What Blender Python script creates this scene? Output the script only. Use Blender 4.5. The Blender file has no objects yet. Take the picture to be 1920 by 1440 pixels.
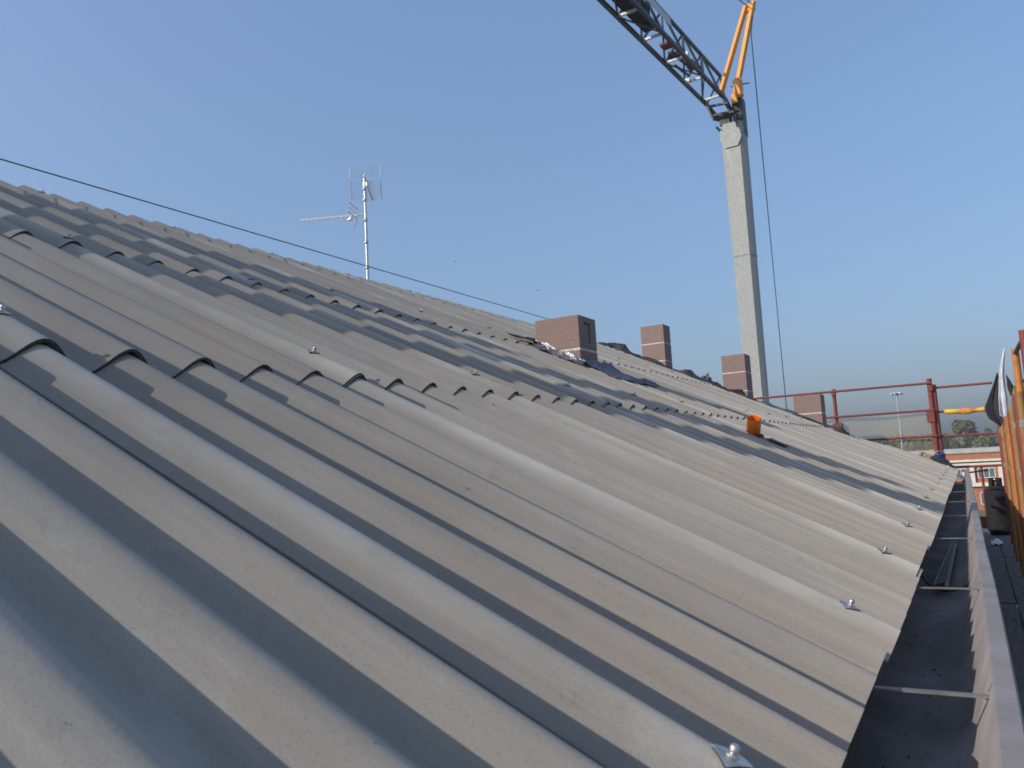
import bpy, bmesh, math, random
from math import sin, cos, pi, sqrt, atan2, exp
from mathutils import Vector, Matrix
import numpy as np
random.seed(7)
SC = bpy.context.scene
COL = SC.collection
G = 9.0                                   # the eave lies nine metres above the ground

# ------------------------------------------------------------------ camera
CAM_POS = (0.1592, -0.8460, 0.3588 + G)
YAW, PITCH, ROLL, FPX = 0.5134, 0.1049, -0.0574, 1499.3
cy, sy, cp, sp, cr, sr = cos(YAW), sin(YAW), cos(PITCH), sin(PITCH), cos(ROLL), sin(ROLL)
fw = Vector((-sy * cp, cy * cp, sp)); r0 = Vector((cy, sy, 0)); u0 = r0.cross(fw)
rr = cr * r0 + sr * u0; uu = -sr * r0 + cr * u0
cam = bpy.data.cameras.new('camera'); co = bpy.data.objects.new('camera', cam); COL.objects.link(co)
M4 = Matrix((rr, uu, -fw)).transposed().to_4x4(); M4.translation = Vector(CAM_POS)
co.matrix_world = M4
cam.sensor_width = 36; cam.lens = FPX / 1920 * 36; cam.clip_start = 0.02; cam.clip_end = 6000
cam.dof.use_dof = True; cam.dof.focus_distance = 4.0; cam.dof.aperture_fstop = 11
SC.cycles.filter_width = 1.7
SC.camera = co
# ------------------------------------------------------------------ light
SUN = Vector((-0.565, -0.676, 0.472)).normalized()
w = bpy.data.worlds.new('World'); SC.world = w; w.use_nodes = True
nt = w.node_tree; nt.nodes.clear()
sky = nt.nodes.new('ShaderNodeTexSky'); sky.sky_type = 'NISHITA'; sky.sun_disc = False
sky.sun_elevation = math.asin(SUN.z); sky.sun_rotation = math.atan2(SUN.x, SUN.y)
sky.altitude = 60; sky.air_density = 1.3; sky.dust_density = 4.2; sky.ozone_density = 9.0
bg = nt.nodes.new('ShaderNodeBackground'); bg.inputs['Strength'].default_value = 0.15
wo = nt.nodes.new('ShaderNodeOutputWorld')
gam = nt.nodes.new('ShaderNodeGamma'); gam.inputs[1].default_value = .60        # the smog evens the sky out
tin = nt.nodes.new('ShaderNodeVectorMath'); tin.operation = 'MULTIPLY'; tin.inputs[1].default_value = (1.36, 1.42, 1.58)
nt.links.new(sky.outputs[0], gam.inputs[0]); nt.links.new(gam.outputs[0], tin.inputs[0]); nt.links.new(tin.outputs[0], bg.inputs[0]); nt.links.new(bg.outputs[0], wo.inputs[0])
sl = bpy.data.lights.new('sun', 'SUN'); sl.energy = 3.1; sl.angle = math.radians(0.45); sl.color = (1, .93, .83)
so = bpy.data.objects.new('sun', sl); COL.objects.link(so); so.location = (-30, -36, 40)
so.rotation_euler = (-SUN).to_track_quat('-Z', 'Y').to_euler()
SC.view_settings.view_transform = 'Standard'; SC.view_settings.look = 'None'
SC.view_settings.exposure = 0.40; SC.view_settings.gamma = 1; SC.view_settings.use_curve_mapping = False

# ------------------------------------------------------------------ helpers
def V(*a): return Vector(a)
def tag(o, label=None, cat=None, group=None, kind=None):
    if label: o['label'] = label
    if cat: o['category'] = cat
    if group: o['group'] = group
    if kind: o['kind'] = kind
    return o
def thing(name, loc, label, cat, group=None):
    o = bpy.data.objects.new(name, None); COL.objects.link(o); o.location = (loc[0], loc[1], loc[2] + G)
    o.empty_display_size = .2
    return tag(o, label, cat, group)
def wpos(o):
    p = Vector((0, 0, 0))
    while o is not None: p += o.location; o = o.parent
    return p
def link(name, me, parent=None, loc=(0, 0, 0)):
    o = bpy.data.objects.new(name, me); COL.objects.link(o); o.location = loc
    if parent is not None: o.parent = parent
    return o
class MB:
    """collects geometry in eave coordinates (z = 0 at the eave) and links it as one mesh object"""
    def __init__(s): s.v = []; s.f = []; s.m = []; s.sm = []
    def add(s, vs, fs, mat=0, smooth=False):
        n = len(s.v); s.v += [tuple(q) for q in vs]
        for f in fs: s.f.append(tuple(i + n for i in f)); s.m.append(mat); s.sm.append(smooth)
        return s
    def hexa(s, c, mat=0):       # eight corners, bottom ring then top ring
        return s.add(c, [(3, 2, 1, 0), (4, 5, 6, 7), (0, 1, 5, 4), (1, 2, 6, 5), (2, 3, 7, 6), (3, 0, 4, 7)], mat)
    def box(s, c, d, mat=0, rot=None, ch=0):
        hx, hy, hz = d[0] / 2, d[1] / 2, d[2] / 2; R = rot or Matrix.Identity(3)
        if ch <= 0:
            return s.hexa([Vector(c) + R @ Vector(q) for q in ((-hx, -hy, -hz), (hx, -hy, -hz), (hx, hy, -hz), (-hx, hy, -hz), (-hx, -hy, hz), (hx, -hy, hz), (hx, hy, hz), (-hx, hy, hz))], mat)
        bm = bmesh.new(); bmesh.ops.create_cube(bm, size=1)
        bmesh.ops.scale(bm, vec=(2 * hx, 2 * hy, 2 * hz), verts=bm.verts)
        bmesh.ops.bevel(bm, geom=bm.edges[:], offset=ch, segments=2, affect='EDGES')
        bm.verts.index_update()
        s.add([Vector(c) + R @ v.co for v in bm.verts], [[v.index for v in f.verts] for f in bm.faces], mat); bm.free(); return s
    def bar(s, a, b, wd, ht=None, mat=0, up=(0, 0, 1)):
        a, b = Vector(a), Vector(b); ht = ht or wd; d = (b - a).normalized(); u = Vector(up)
        if abs(d.dot(u)) > .98: u = Vector((0, 1, 0))
        x = d.cross(u).normalized() * wd / 2; y = x.cross(d).normalized() * ht / 2
        return s.hexa([a - x - y, a + x - y, a + x + y, a - x + y, b - x - y, b + x - y, b + x + y, b - x + y], mat)
    def tube(s, pts, r, n=8, mat=0, cap=True):
        pts = [Vector(q) for q in pts]; R = r if hasattr(r, '__len__') else [r] * len(pts); vs = []; fs = []
        ref = None
        for i, q in enumerate(pts):
            d = (pts[min(i + 1, len(pts) - 1)] - pts[max(i - 1, 0)]).normalized()
            if ref is None: ref = Vector((0, 0, 1)) if abs(d.z) < .9 else Vector((0, 1, 0))
            x = d.cross(ref).normalized(); y = d.cross(x).normalized()
            if i: 
                pass
            for k in range(n): vs.append(q + R[i] * (cos(2 * pi * k / n) * x + sin(2 * pi * k / n) * y))
        for i in range(len(pts) - 1):
            for k in range(n):
                fs.append((i * n + k, i * n + (k + 1) % n, (i + 1) * n + (k + 1) % n, (i + 1) * n + k))
        s.add(vs, fs, mat, True)
        if cap:
            m = len(pts) - 1
            s.add(vs[:n], [tuple(range(n))], mat); s.add(vs[m * n:], [tuple(range(n))[::-1]], mat)
        return s
    def lathe(s, c, axis, prof, n=20, mat=0):
        c = Vector(c); d = Vector(axis).normalized(); ref = Vector((0, 0, 1)) if abs(d.z) < .9 else Vector((0, 1, 0))
        x = d.cross(ref).normalized(); y = d.cross(x).normalized(); vs = []; fs = []
        for (r, h) in prof:
            for k in range(n): vs.append(c + d * h + r * (cos(2 * pi * k / n) * x + sin(2 * pi * k / n) * y))
        for i in range(len(prof) - 1):
            for k in range(n): fs.append((i * n + k, i * n + (k + 1) % n, (i + 1) * n + (k + 1) % n, (i + 1) * n + k))
        return s.add(vs, fs, mat, True)
    def mesh(s, name, mats, org=(0, 0, 0)):
        me = bpy.data.meshes.new(name)
        o = Vector(org)
        me.from_pydata([tuple(Vector(q) - o) for q in s.v], [], s.f)
        me.polygons.foreach_set('material_index', s.m); me.polygons.foreach_set('use_smooth', s.sm)
        for m in (mats if isinstance(mats, (list, tuple)) else [mats]): me.materials.append(m)
        bm = bmesh.new(); bm.from_mesh(me); bmesh.ops.recalc_face_normals(bm, faces=bm.faces[:]); bm.to_mesh(me); bm.free()
        me.update(); return me
    def build(s, name, mats, parent=None, base=None):
        """one object; base = the object's own origin in eave coordinates"""
        pw = wpos(parent) - Vector((0, 0, G)) if parent is not None else Vector((0, 0, 0))
        b = Vector(base) if base is not None else pw
        me = s.mesh(name, mats, b)
        loc = b - pw if parent is not None else b + Vector((0, 0, G))
        return link(name, me, parent, loc)

# ------------------------------------------------------------------ materials
def mat(name, col, rough=.7, metal=0., col2=None, scale=8., detail=5., bump=0., bscale=60., stretch=(1, 1, 1), spec=.5, contrast=(.35, .65), ior=None):
    m = bpy.data.materials.new(name); m.use_nodes = True; n = m.node_tree; b = n.nodes['Principled BSDF']
    b.inputs['Base Color'].default_value = (*col, 1); b.inputs['Roughness'].default_value = rough
    b.inputs['Metallic'].default_value = metal; b.inputs['Specular IOR Level'].default_value = spec
    tc = n.nodes.new('ShaderNodeTexCoord'); mp = n.nodes.new('ShaderNodeMapping'); mp.inputs['Scale'].default_value = stretch
    oi = n.nodes.new('ShaderNodeObjectInfo'); ad = n.nodes.new('ShaderNodeVectorMath'); ad.operation = 'MULTIPLY_ADD'
    ad.inputs[1].default_value = (1, 1, 1)
    n.links.new(tc.outputs['Object'], ad.inputs[0])
    cb = n.nodes.new('ShaderNodeCombineXYZ')
    mu = n.nodes.new('ShaderNodeMath'); mu.operation = 'MULTIPLY'; mu.inputs[1].default_value = 37.
    n.links.new(oi.outputs['Random'], mu.inputs[0])
    for i in range(3): n.links.new(mu.outputs[0], cb.inputs[i])
    n.links.new(cb.outputs[0], ad.inputs[2]); n.links.new(ad.outputs[0], mp.inputs[0])
    if col2 is not None:
        tx = n.nodes.new('ShaderNodeTexNoise'); tx.inputs['Scale'].default_value = scale; tx.inputs['Detail'].default_value = detail
        n.links.new(mp.outputs[0], tx.inputs['Vector'])
        rp = n.nodes.new('ShaderNodeValToRGB'); rp.color_ramp.elements[0].position = contrast[0]; rp.color_ramp.elements[1].position = contrast[1]
        rp.color_ramp.elements[0].color = (*col, 1); rp.color_ramp.elements[1].color = (*col2, 1)
        n.links.new(tx.outputs['Fac'], rp.inputs[0]); n.links.new(rp.outputs[0], b.inputs['Base Color'])
    if bump > 0:
        t2 = n.nodes.new('ShaderNodeTexNoise'); t2.inputs['Scale'].default_value = bscale; t2.inputs['Detail'].default_value = 4
        n.links.new(mp.outputs[0], t2.inputs['Vector'])
        bp = n.nodes.new('ShaderNodeBump'); bp.inputs['Strength'].default_value = bump; bp.inputs['Distance'].default_value = .01
        n.links.new(t2.outputs['Fac'], bp.inputs['Height']); n.links.new(bp.outputs[0], b.inputs['Normal'])
    return m

def roof_material():
    m = bpy.data.materials.new('fibre_cement'); m.use_nodes = True; n = m.node_tree; L = n.links.new; b = n.nodes['Principled BSDF']
    N = n.nodes.new
    tc = N('ShaderNodeTexCoord'); oi = N('ShaderNodeObjectInfo')
    mu = N('ShaderNodeMath'); mu.operation = 'MULTIPLY'; mu.inputs[1].default_value = 53.; L(oi.outputs['Random'], mu.inputs[0])
    cb = N('ShaderNodeCombineXYZ'); L(mu.outputs[0], cb.inputs[0]); L(mu.outputs[0], cb.inputs[2])
    ad = N('ShaderNodeVectorMath'); ad.operation = 'ADD'; L(tc.outputs['Object'], ad.inputs[0]); L(cb.outputs[0], ad.inputs[1])
    def noise(scale, detail, st=(1, 1, 1), rough=.55, dist=0.):
        mp = N('ShaderNodeMapping'); mp.inputs['Scale'].default_value = st; L(ad.outputs[0], mp.inputs[0])
        t = N('ShaderNodeTexNoise'); t.inputs['Scale'].default_value = scale; t.inputs['Detail'].default_value = detail
        t.inputs['Roughness'].default_value = rough; t.inputs['Distortion'].default_value = dist
        L(mp.outputs[0], t.inputs['Vector']); return t.outputs['Fac']
    def ramp(f, p0, p1, c0=(0, 0, 0), c1=(1, 1, 1)):
        r = N('ShaderNodeValToRGB'); r.color_ramp.elements[0].position = p0; r.color_ramp.elements[1].position = p1
        r.color_ramp.elements[0].color = (*c0, 1); r.color_ramp.elements[1].color = (*c1, 1); L(f, r.inputs[0]); return r.outputs[0]
    def mix(fac, a, c, mode='MIX'):
        x = N('ShaderNodeMix'); x.data_type = 'RGBA'; x.blend_type = mode
        if hasattr(fac, 'links') or not isinstance(fac, float): L(fac, x.inputs[0])
        else: x.inputs[0].default_value = fac
        for q, i in ((a, 6), (c, 7)):
            if isinstance(q, tuple): x.inputs[i].default_value = (*q, 1)
            else: L(q, x.inputs[i])
        return x.outputs[2]
    base = ramp(noise(3.5, 6, (.35, 1, 1)), .3, .7, ROOF_A, ROOF_B)
    # reddish and pale blooms of the cement
    base = mix(ramp(noise(1.7, 5, (.5, 1, 1), dist=.6), .52, .75), base, ROOF_RED)
    pale = N('ShaderNodeMath'); pale.operation = 'MULTIPLY'; pale.inputs[1].default_value = .40
    L(ramp(noise(5., 9, (.6, 1.6, 1), .7, .8), .6, .78), pale.inputs[0])
    base = mix(pale.outputs[0], base, (.55, .53, .48))
    # dark drip stains, scuffs and grime held in the rough skin
    dr = N('ShaderNodeMath'); dr.operation = 'MULTIPLY'; dr.inputs[1].default_value = .35
    L(ramp(noise(9., 7, (.12, 1.5, 1), .6, .4), .60, .80), dr.inputs[0])
    base = mix(dr.outputs[0], base, (.15, .14, .125))
    gr = N('ShaderNodeMath'); gr.operation = 'MULTIPLY'; gr.inputs[1].default_value = .30
    L(ramp(noise(23., 9, (.8, 1, 1), .72, .2), .58, .74), gr.inputs[0])
    base = mix(gr.outputs[0], base, (.17, .155, .135))
    sc = N('ShaderNodeMath'); sc.operation = 'MULTIPLY'; sc.inputs[1].default_value = .45
    L(ramp(noise(14., 3, (.25, 5, 1), .5, 3.), .70, .76), sc.inputs[0])
    base = mix(sc.outputs[0], base, (.50, .485, .45))
    # fine longitudinal extrusion streaks
    st = N('ShaderNodeMath'); st.operation = 'MULTIPLY'; st.inputs[1].default_value = .16
    L(ramp(noise(60., 3, (.03, 1, 1)), .35, .7), st.inputs[0])
    base = mix(st.outputs[0], base, (.13, .125, .12))
    # fine speckle
    sk = N('ShaderNodeMath'); sk.operation = 'MULTIPLY'; sk.inputs[1].default_value = .34
    L(ramp(noise(330., 3), .53, .72), sk.inputs[0])
    base = mix(sk.outputs[0], base, (.12, .12, .12))
    # the smooth pale cover wave along the edge of each sheet
    sx = N('ShaderNodeSeparateXYZ'); L(tc.outputs['Object'], sx.inputs[0])
    a1 = N('ShaderNodeMath'); a1.operation = 'ADD'; a1.inputs[1].default_value = .004; L(sx.outputs['Y'], a1.inputs[0])
    a2 = N('ShaderNodeMath'); a2.operation = 'ABSOLUTE'; L(a1.outputs[0], a2.inputs[0])
    mr = N('ShaderNodeMapRange'); mr.interpolation_type = 'SMOOTHSTEP'
    mr.inputs['From Min'].default_value = .045; mr.inputs['From Max'].default_value = .012
    L(a2.outputs[0], mr.inputs['Value'])
    nn = ramp(noise(1.6, 5, (1, 1, 1)), .36, .66)
    mm = N('ShaderNodeMath'); mm.operation = 'MULTIPLY'; L(mr.outputs[0], mm.inputs[0]); L(nn, mm.inputs[1])
    m3 = N('ShaderNodeMath'); m3.operation = 'MULTIPLY'; m3.inputs[1].default_value = .6; L(mm.outputs[0], m3.inputs[0])
    base = mix(m3.outputs[0], base, ROOF_PALE)
    # each sheet a little lighter or darker
    hv = N('ShaderNodeHueSaturation'); mr2 = N('ShaderNodeMapRange'); mr2.inputs['To Min'].default_value = .93; mr2.inputs['To Max'].default_value = 1.07
    L(oi.outputs['Random'], mr2.inputs['Value']); L(mr2.outputs[0], hv.inputs['Value']); L(base, hv.inputs['Color'])
    L(hv.outputs[0], b.inputs['Base Color'])
    b.inputs['Diffuse Roughness'].default_value = 1.0
    rg = N('ShaderNodeMapRange'); rg.inputs['To Min'].default_value = .62; rg.inputs['To Max'].default_value = .45; L(m3.outputs[0], rg.inputs['Value'])
    L(rg.outputs[0], b.inputs['Roughness']); b.inputs['Specular IOR Level'].default_value = .35
    bp = N('ShaderNodeBump'); bp.inputs['Strength'].default_value = .25; bp.inputs['Distance'].default_value = .002
    L(noise(260., 4), bp.inputs['Height']); L(bp.outputs[0], b.inputs['Normal'])
    return m
ROOF_A, ROOF_B, ROOF_RED, ROOF_PALE = (.298, .264, .220), (.395, .357, .302), (.36, .297, .24), (.59, .57, .51)
M = {}
M['roof'] = roof_material()
M['edge'] = mat('cement_edge_shaded', (.035, .034, .033), .9, col2=(.07, .067, .064), scale=90)  # same cement, near black: shade of the cut ends painted into the colour
M['galv'] = mat('galvanised_steel', (.42, .43, .43), .38, .85, (.60, .61, .60), 26, bump=.1)
M['zinc'] = mat('bright_zinc', (.62, .61, .59), .36, .8, (.36, .35, .34), 60, bump=.15, bscale=300)
M['rubber'] = mat('black_rubber', (.02, .02, .022), .6)
M['mast'] = mat('galvanised_mast', (.24, .245, .232), .55, .15, (.35, .355, .335), 11, 9, bump=.15, bscale=14, stretch=(1, 1, .5), contrast=(.28, .74))
M['jib'] = mat('shaded_jib_steel', (.035, .042, .055), .5, .1, (.06, .07, .085), 6)  # galvanised like the struts; shade of its unlit sides is put into the colour
M['strut'] = mat('pale_steel', (.48, .48, .46), .5, .2, (.3, .3, .29), 8)
M['darksteel'] = mat('dark_steel', (.035, .037, .04), .55, .3, (.06, .06, .06), 9)
M['yellow'] = mat('yellow_crane_paint', (.74, .33, .05), .45, 0, (.62, .25, .035), 5, contrast=(.4, .8))
M['redpaint'] = mat('dull_red_paint', (.16, .02, .015), .6, 0, (.10, .018, .014), 12)
M['redscaf'] = mat('red_scaffold_paint', (.21, .038, .028), .65, 0, (.11, .034, .026), 18, contrast=(.4, .7))
M['orangescaf'] = mat('orange_scaffold_paint', (.46, .17, .03), .6, 0, (.30, .10, .03), 14, contrast=(.4, .75))
M['olivescaf'] = mat('mustard_scaffold_paint', (.28, .145, .04), .65, 0, (.19, .085, .03), 12, contrast=(.4, .75))
M['block'] = mat('lightweight_block', (.305, .212, .186), .95, 0, (.20, .132, .114), 70, 6, bump=.7, bscale=150, contrast=(.3, .7))
M['mortar'] = mat('pale_mortar', (.62, .59, .55), .95, 0, (.42, .39, .36), 30, bump=.5)
M['membrane'] = mat('bitumen_membrane', (.018, .017, .016), .75, 0, (.05, .042, .035), 16, bump=.6, bscale=40)
M['apron'] = mat('lead_apron', (.07, .075, .09), .5, .3, (.13, .13, .15), 12, bump=.4, bscale=30)
M['foil'] = mat('crinkled_foil', (.36, .35, .36), .42, .8, (.16, .155, .165), 20, bump=.9, bscale=45)
M['pvc'] = mat('orange_pvc', (.88, .20, .012), .38, 0, (.78, .165, .012), 6)
M['wood'] = mat('rough_timber', (.36, .26, .15), .85, 0, (.22, .15, .085), 14, bump=.4, stretch=(1, 12, 12))
M['deckwood'] = mat('weathered_boards', (.17, .145, .12), .9, 0, (.08, .068, .056), 9, bump=.5, stretch=(8, .6, 8))
M['gutter'] = mat('painted_gutter', (.30, .262, .243), .7, 0, (.20, .172, .16), 7, 9, bump=.15, contrast=(.3, .7))
M['shadegrime'] = mat('gutter_shade_grime', (.18, .165, .152), .7, 0, (.07, .06, .052), 6, 9, bump=.3, bscale=50, contrast=(.32, .72), stretch=(1, .5, 1))  # darker than the rim: trough shade put into the colour, plus mottled dirt
M['strap'] = mat('dull_strap', (.20, .18, .165), .6, .2, (.13, .115, .105), 20)
M['plaster'] = mat('pale_plaster', (.50, .45, .38), .9, 0, (.42, .38, .32), 3, bump=.2)
M['concrete'] = mat('grey_concrete', (.30, .29, .27), .9, 0, (.22, .21, .20), 2, 8, bump=.4)
M['black'] = mat('black_paint', (.005, .005, .0055), .85, 0, (.012, .011, .011), 12)
M['brass'] = mat('brass', (.65, .45, .16), .35, 1.)
M['whitecloth'] = mat('white_cloth', (.66, .66, .68), .9, 0, (.52, .52, .56), 12, bump=.3)
M['blackcloth'] = mat('black_cloth', (.018, .018, .024), .9, 0, (.03, .03, .036), 12)
M['olivecloth'] = mat('olive_cloth', (.24, .19, .05), .9, 0, (.17, .13, .04), 10, bump=.3)
M['tape'] = mat('yellow_tape', (.66, .42, .03), .6, 0, (.55, .16, .02), 7, contrast=(.45, .6))
M['blue'] = mat('blue_plastic', (.03, .10, .42), .4, 0, (.02, .06, .3), 20)
M['whiteplastic'] = mat('white_plastic', (.7, .7, .68), .5, 0, (.55, .55, .53), 20)
M['alu'] = mat('aluminium', (.72, .73, .74), .4, .6, (.6, .61, .62), 20)
M['wire'] = mat('dark_wire', (.05, .055, .065), .5, .3)
M['brick'] = mat('orange_brick', (.40, .155, .075), .9, 0, (.31, .12, .06), 3)
M['band'] = mat('pale_stone_band', (.70, .64, .54), .85, 0, (.60, .55, .46), 2)
M['parapet'] = mat('grey_parapet', (.42, .41, .38), .85, 0, (.34, .33, .31), 1)
M['glass'] = mat('window_glass', (.10, .13, .15), .12, 0)
M['frame'] = mat('window_frame', (.62, .60, .56), .6)
M['dark'] = mat('dark_void', (.02, .02, .02), .9)
M['bark'] = mat('tree_bark', (.10, .075, .05), .9, 0, (.06, .045, .03), 6)
LEAF = [mat('leaves_dark', (.070, .080, .022), .75, 0, (.10, .105, .035), .6), mat('leaves_mid', (.095, .100, .030), .75, 0, (.12, .12, .045), .6),
        mat('leaves_olive', (.115, .112, .040), .75, 0, (.15, .14, .055), .6)]
M['ground'] = mat('open_ground', (.10, .105, .045), .95, 0, (.16, .135, .085), .04, 10, contrast=(.35, .65))
M['asphalt'] = mat('asphalt', (.055, .055, .055), .9, 0, (.08, .078, .075), 1.2, 8)

# ------------------------------------------------------------------ ground
gm = MB(); gm.add([(-335, -85, -9), (335, -85, -9), (335, 415, -9), (-335, 415, -9)], [(0, 1, 2, 3)])
tag(gm.build('ground', M['ground']), kind='structure')
rd = MB(); rd.add([(-300, 60, -8.996), (300, 60, -8.996), (300, 100, -8.996), (-300, 100, -8.996)], [(0, 1, 2, 3)])
tag(rd.build('road', M['asphalt']), kind='structure')
yd = MB(); yd.add([(-60, -30, -8.996), (60, -30, -8.996), (60, 58, -8.996), (-60, 58, -8.996)], [(0, 1, 2, 3)])
tag(yd.build('yard', M['concrete']), kind='structure')

# ------------------------------------------------------------------ the building and its corrugated roof
P = .177; AMP = .0255; SL = .4479; TH = .0062
CS, SN = cos(SL), sin(SL)
RIDGE = 5.06; L1, L2 = 1.453, 2.937
Ud = Vector((-CS, 0, SN)); Nd = Vector((SN, 0, CS))
def rp(L, y, h=0.): return Vector((-L * CS + h * SN, y, L * SN + h * CS))
BLD = thing('building', (-4.5, 4, -9), 'long building whose roof of grey corrugated sheets fills the photo', 'building')
ROT = Matrix((-Ud.cross(Vector((0, 0, 0))) if False else Vector((CS, 0, -SN)), Vector((0, 1, 0)), Nd)).transposed()
# sheet local axes: x runs down the slope, y along the eave, z out of the roof
def wave(y): return AMP * cos(2 * pi * y / P) - AMP
def sheet_mesh(length, over, n0, n1, lift, top=None, seed=0, pk=1.0):
    """length of the sheet from its lower end, waves n0..n1, top(y) limits the upper end; lift raises the lower end over the row below"""
    rnd = random.Random(seed); seg = 16
    ny = int(round((n1 - n0) * seg)); ys = [(n0 + (n1 - n0) * i / ny) * P for i in range(ny + 1)]
    nl = 10; vs = []; fs = []; ms = []; smo = []
    tot = length + over
    def hgt(y, l):
        nn = y / P
        side = TH * .45 * max(0, min(1, (1.15 - nn) / 1.2)) if nn < 1.15 else 0.
        curl = .0015 * max(0., min(1., (-.08 - nn) / .32))
        return wave(y) + lift * (1 - l / tot) * (.30 + .70 * (.5 + .5 * cos(2 * pi * (nn - .06)))) + side + curl + .0012 * sin(3.1 * l + nn * .9 + seed)
    for lay in (0, 1):
        for i, y in enumerate(ys):
            t = min(tot, top(y)) if top else tot
            for j in range(nl + 1):
                l = t * j / nl
                # offset the under face along the wave normal
                sl = -AMP * 2 * pi / P * sin(2 * pi * y / P); q = 1 / sqrt(1 + sl * sl)
                h = hgt(y, l)
                if lay == 0: vs.append((-l, y * pk, h))
                else: vs.append((-l, (y + TH * sl * q) * pk, h - TH * q))
    C = nl + 1; off = (ny + 1) * C
    for i in range(ny):
        for j in range(nl):
            a = i * C + j
            fs.append((a, a + 1, a + C + 1, a + C)); ms.append(0); smo.append(True)
            fs.append((off + a, off + a + C, off + a + C + 1, off + a + 1)); ms.append(0); smo.append(True)
    n = len(vs)
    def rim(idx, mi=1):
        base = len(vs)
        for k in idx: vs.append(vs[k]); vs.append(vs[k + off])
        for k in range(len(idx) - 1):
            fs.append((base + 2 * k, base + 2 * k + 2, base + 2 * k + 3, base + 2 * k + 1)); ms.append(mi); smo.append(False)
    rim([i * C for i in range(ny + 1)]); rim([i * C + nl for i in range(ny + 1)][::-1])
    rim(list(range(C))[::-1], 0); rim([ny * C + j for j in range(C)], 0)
    me = bpy.data.meshes.new('roof_sheet'); me.from_pydata(vs, [], fs)
    me.polygons.foreach_set('material_index', ms); me.polygons.foreach_set('use_smooth', smo)
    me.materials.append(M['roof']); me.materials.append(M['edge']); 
    bm = bmesh.new(); bm.from_mesh(me); bmesh.ops.recalc_face_normals(bm, faces=bm.faces[:]); bm.to_mesh(me); bm.free()
    return me
OV = .16
ROWS = [(0., L1, OV), (L1, L2 - L1, OV), (L2, RIDGE - L2, 0.)]
EUL = ROT.to_euler()
SHEETS = {}
def put_sheet(me, r, k):
    L0 = ROWS[r][0]
    rnd = random.Random(100 * r + k)
    p = rp(L0 + rnd.uniform(-.006, .006), 5 * k * P * (PK if k < 0 else 1) + rnd.uniform(-.002, .002), .004)
    o = link('roof_sheet', me, BLD, p + Vector((0, 0, G)) - wpos(BLD)); o.rotation_euler = EUL
    SHEETS[(r, k)] = o
    return o
KLO = -3
PK = .91          # the sheets at the near end are pushed a little closer together
VERGE = 9.45
for r, (L0, ln, ov) in enumerate(ROWS):
    lift = .0015 if r == 0 else .0135
    me = [sheet_mesh(ln, ov, -.40, 5.28, lift, seed=s + 7 * r) for s in range(3)]
    mn = sheet_mesh(ln, ov, -.40, 5.28, lift, seed=4 + 7 * r, pk=PK)
    for k in range(KLO, 11):
        if k < 0:
            put_sheet(mn, r, k); continue
        if k == 10:
            if r > 0:
                put_sheet(sheet_mesh(ln, ov, -.40, VERGE / P - 50, lift, seed=3), r, k)
            else:
                put_sheet(me[1], r, k)
            continue
        put_sheet(me[k % 3], r, k)
def topcut(k):
    def f(y):
        Y = y + 5 * k * P
        return 1.6 if Y < 9.3 else max(.5, 1.20 - (Y - 9.3) * .24)
    return f
SHEETS[(0, 10)].data = sheet_mesh(L1, OV, -.40, 5.28, .0015, topcut(10), 3)
put_sheet(sheet_mesh(L1, OV, -.40, 5.28, .0015, topcut(11), 4), 0, 11)
put_sheet(sheet_mesh(L1, OV, -.40, 3.7, .0015, topcut(12), 5), 0, 12)

# fasteners: galvanised saddle plate over the crest, rubber pad, cap nut
def fastener_mesh():
    b = MB()
    def saddle(s, z0, z1, mi):
        n = 6; top = []; bot = []
        for i in range(n + 1):
            for j in range(n + 1):
                u, v = i / n - .5, j / n - .5
                x, y = (u + v) * s, (u - v) * s * .92
                h = wave(y) * (.62 if mi == 0 or z1 > 0 else 1)
                top.append((x, y, h + z1)); bot.append((x, y, (wave(y) if mi == 1 else h) + z0))
        fs = []; C = n + 1
        for i in range(n):
            for j in range(n): a = i * C + j; fs.append((a, a + C, a + C + 1, a + 1))
        m = len(top)
        fs2 = [tuple(m + q for q in f[::-1]) for f in fs]
        ring = [i for i in range(C)] + [i * C + n for i in range(1, C)] + [n * C + j for j in range(n - 1, -1, -1)] + [i * C for i in range(n - 1, 0, -1)]
        fr = [(ring[i], ring[(i + 1) % len(ring)], m + ring[(i + 1) % len(ring)], m + ring[i]) for i in range(len(ring))]
        b.add(top + bot, fs + fs2 + fr, mi, False)
    saddle(.0205, .0003, .0034, 1); saddle(.0225, .0034, .0043, 0)
    b.lathe((0, 0, .0043), (0, 0, 1), [(.0, 0), (.0075, .0), (.0075, .001), (.0036, .0015), (.0036, .0045), (.0052, .005), (.0058, .0075), (.005, .0105), (.0028, .012), (.0, .0123)], 14, 0)
    return b.mesh('fastener', [M['zinc'], M['rubber']])
FM = fastener_mesh()
def fasten(r, k, dl, jit=0.):
    sh = SHEETS.get((r, k))
    if sh is None: return
    inv = ROT.transposed()
    lift = (.0015 if r == 0 else .0135) * (1 - dl / (ROWS[r][1] + ROWS[r][2])) + TH * .45
    f = link('fastener', FM, sh, (-dl, jit, lift)); f.rotation_euler = (0, 0, random.uniform(-.25, .25))
for k in range(KLO, 13):
    fasten(0, k, .095 + .002 * abs(k), .003 * random.uniform(-1, 1))
    if k <= 10:
        fasten(1, k, (.165, .19, .20, .22, .22)[max(0, min(4, k))], .0)
        fasten(2, k, .045 if k <= 2 else .39, .0)
        fasten(2, k, 1.93, .0)
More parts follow.
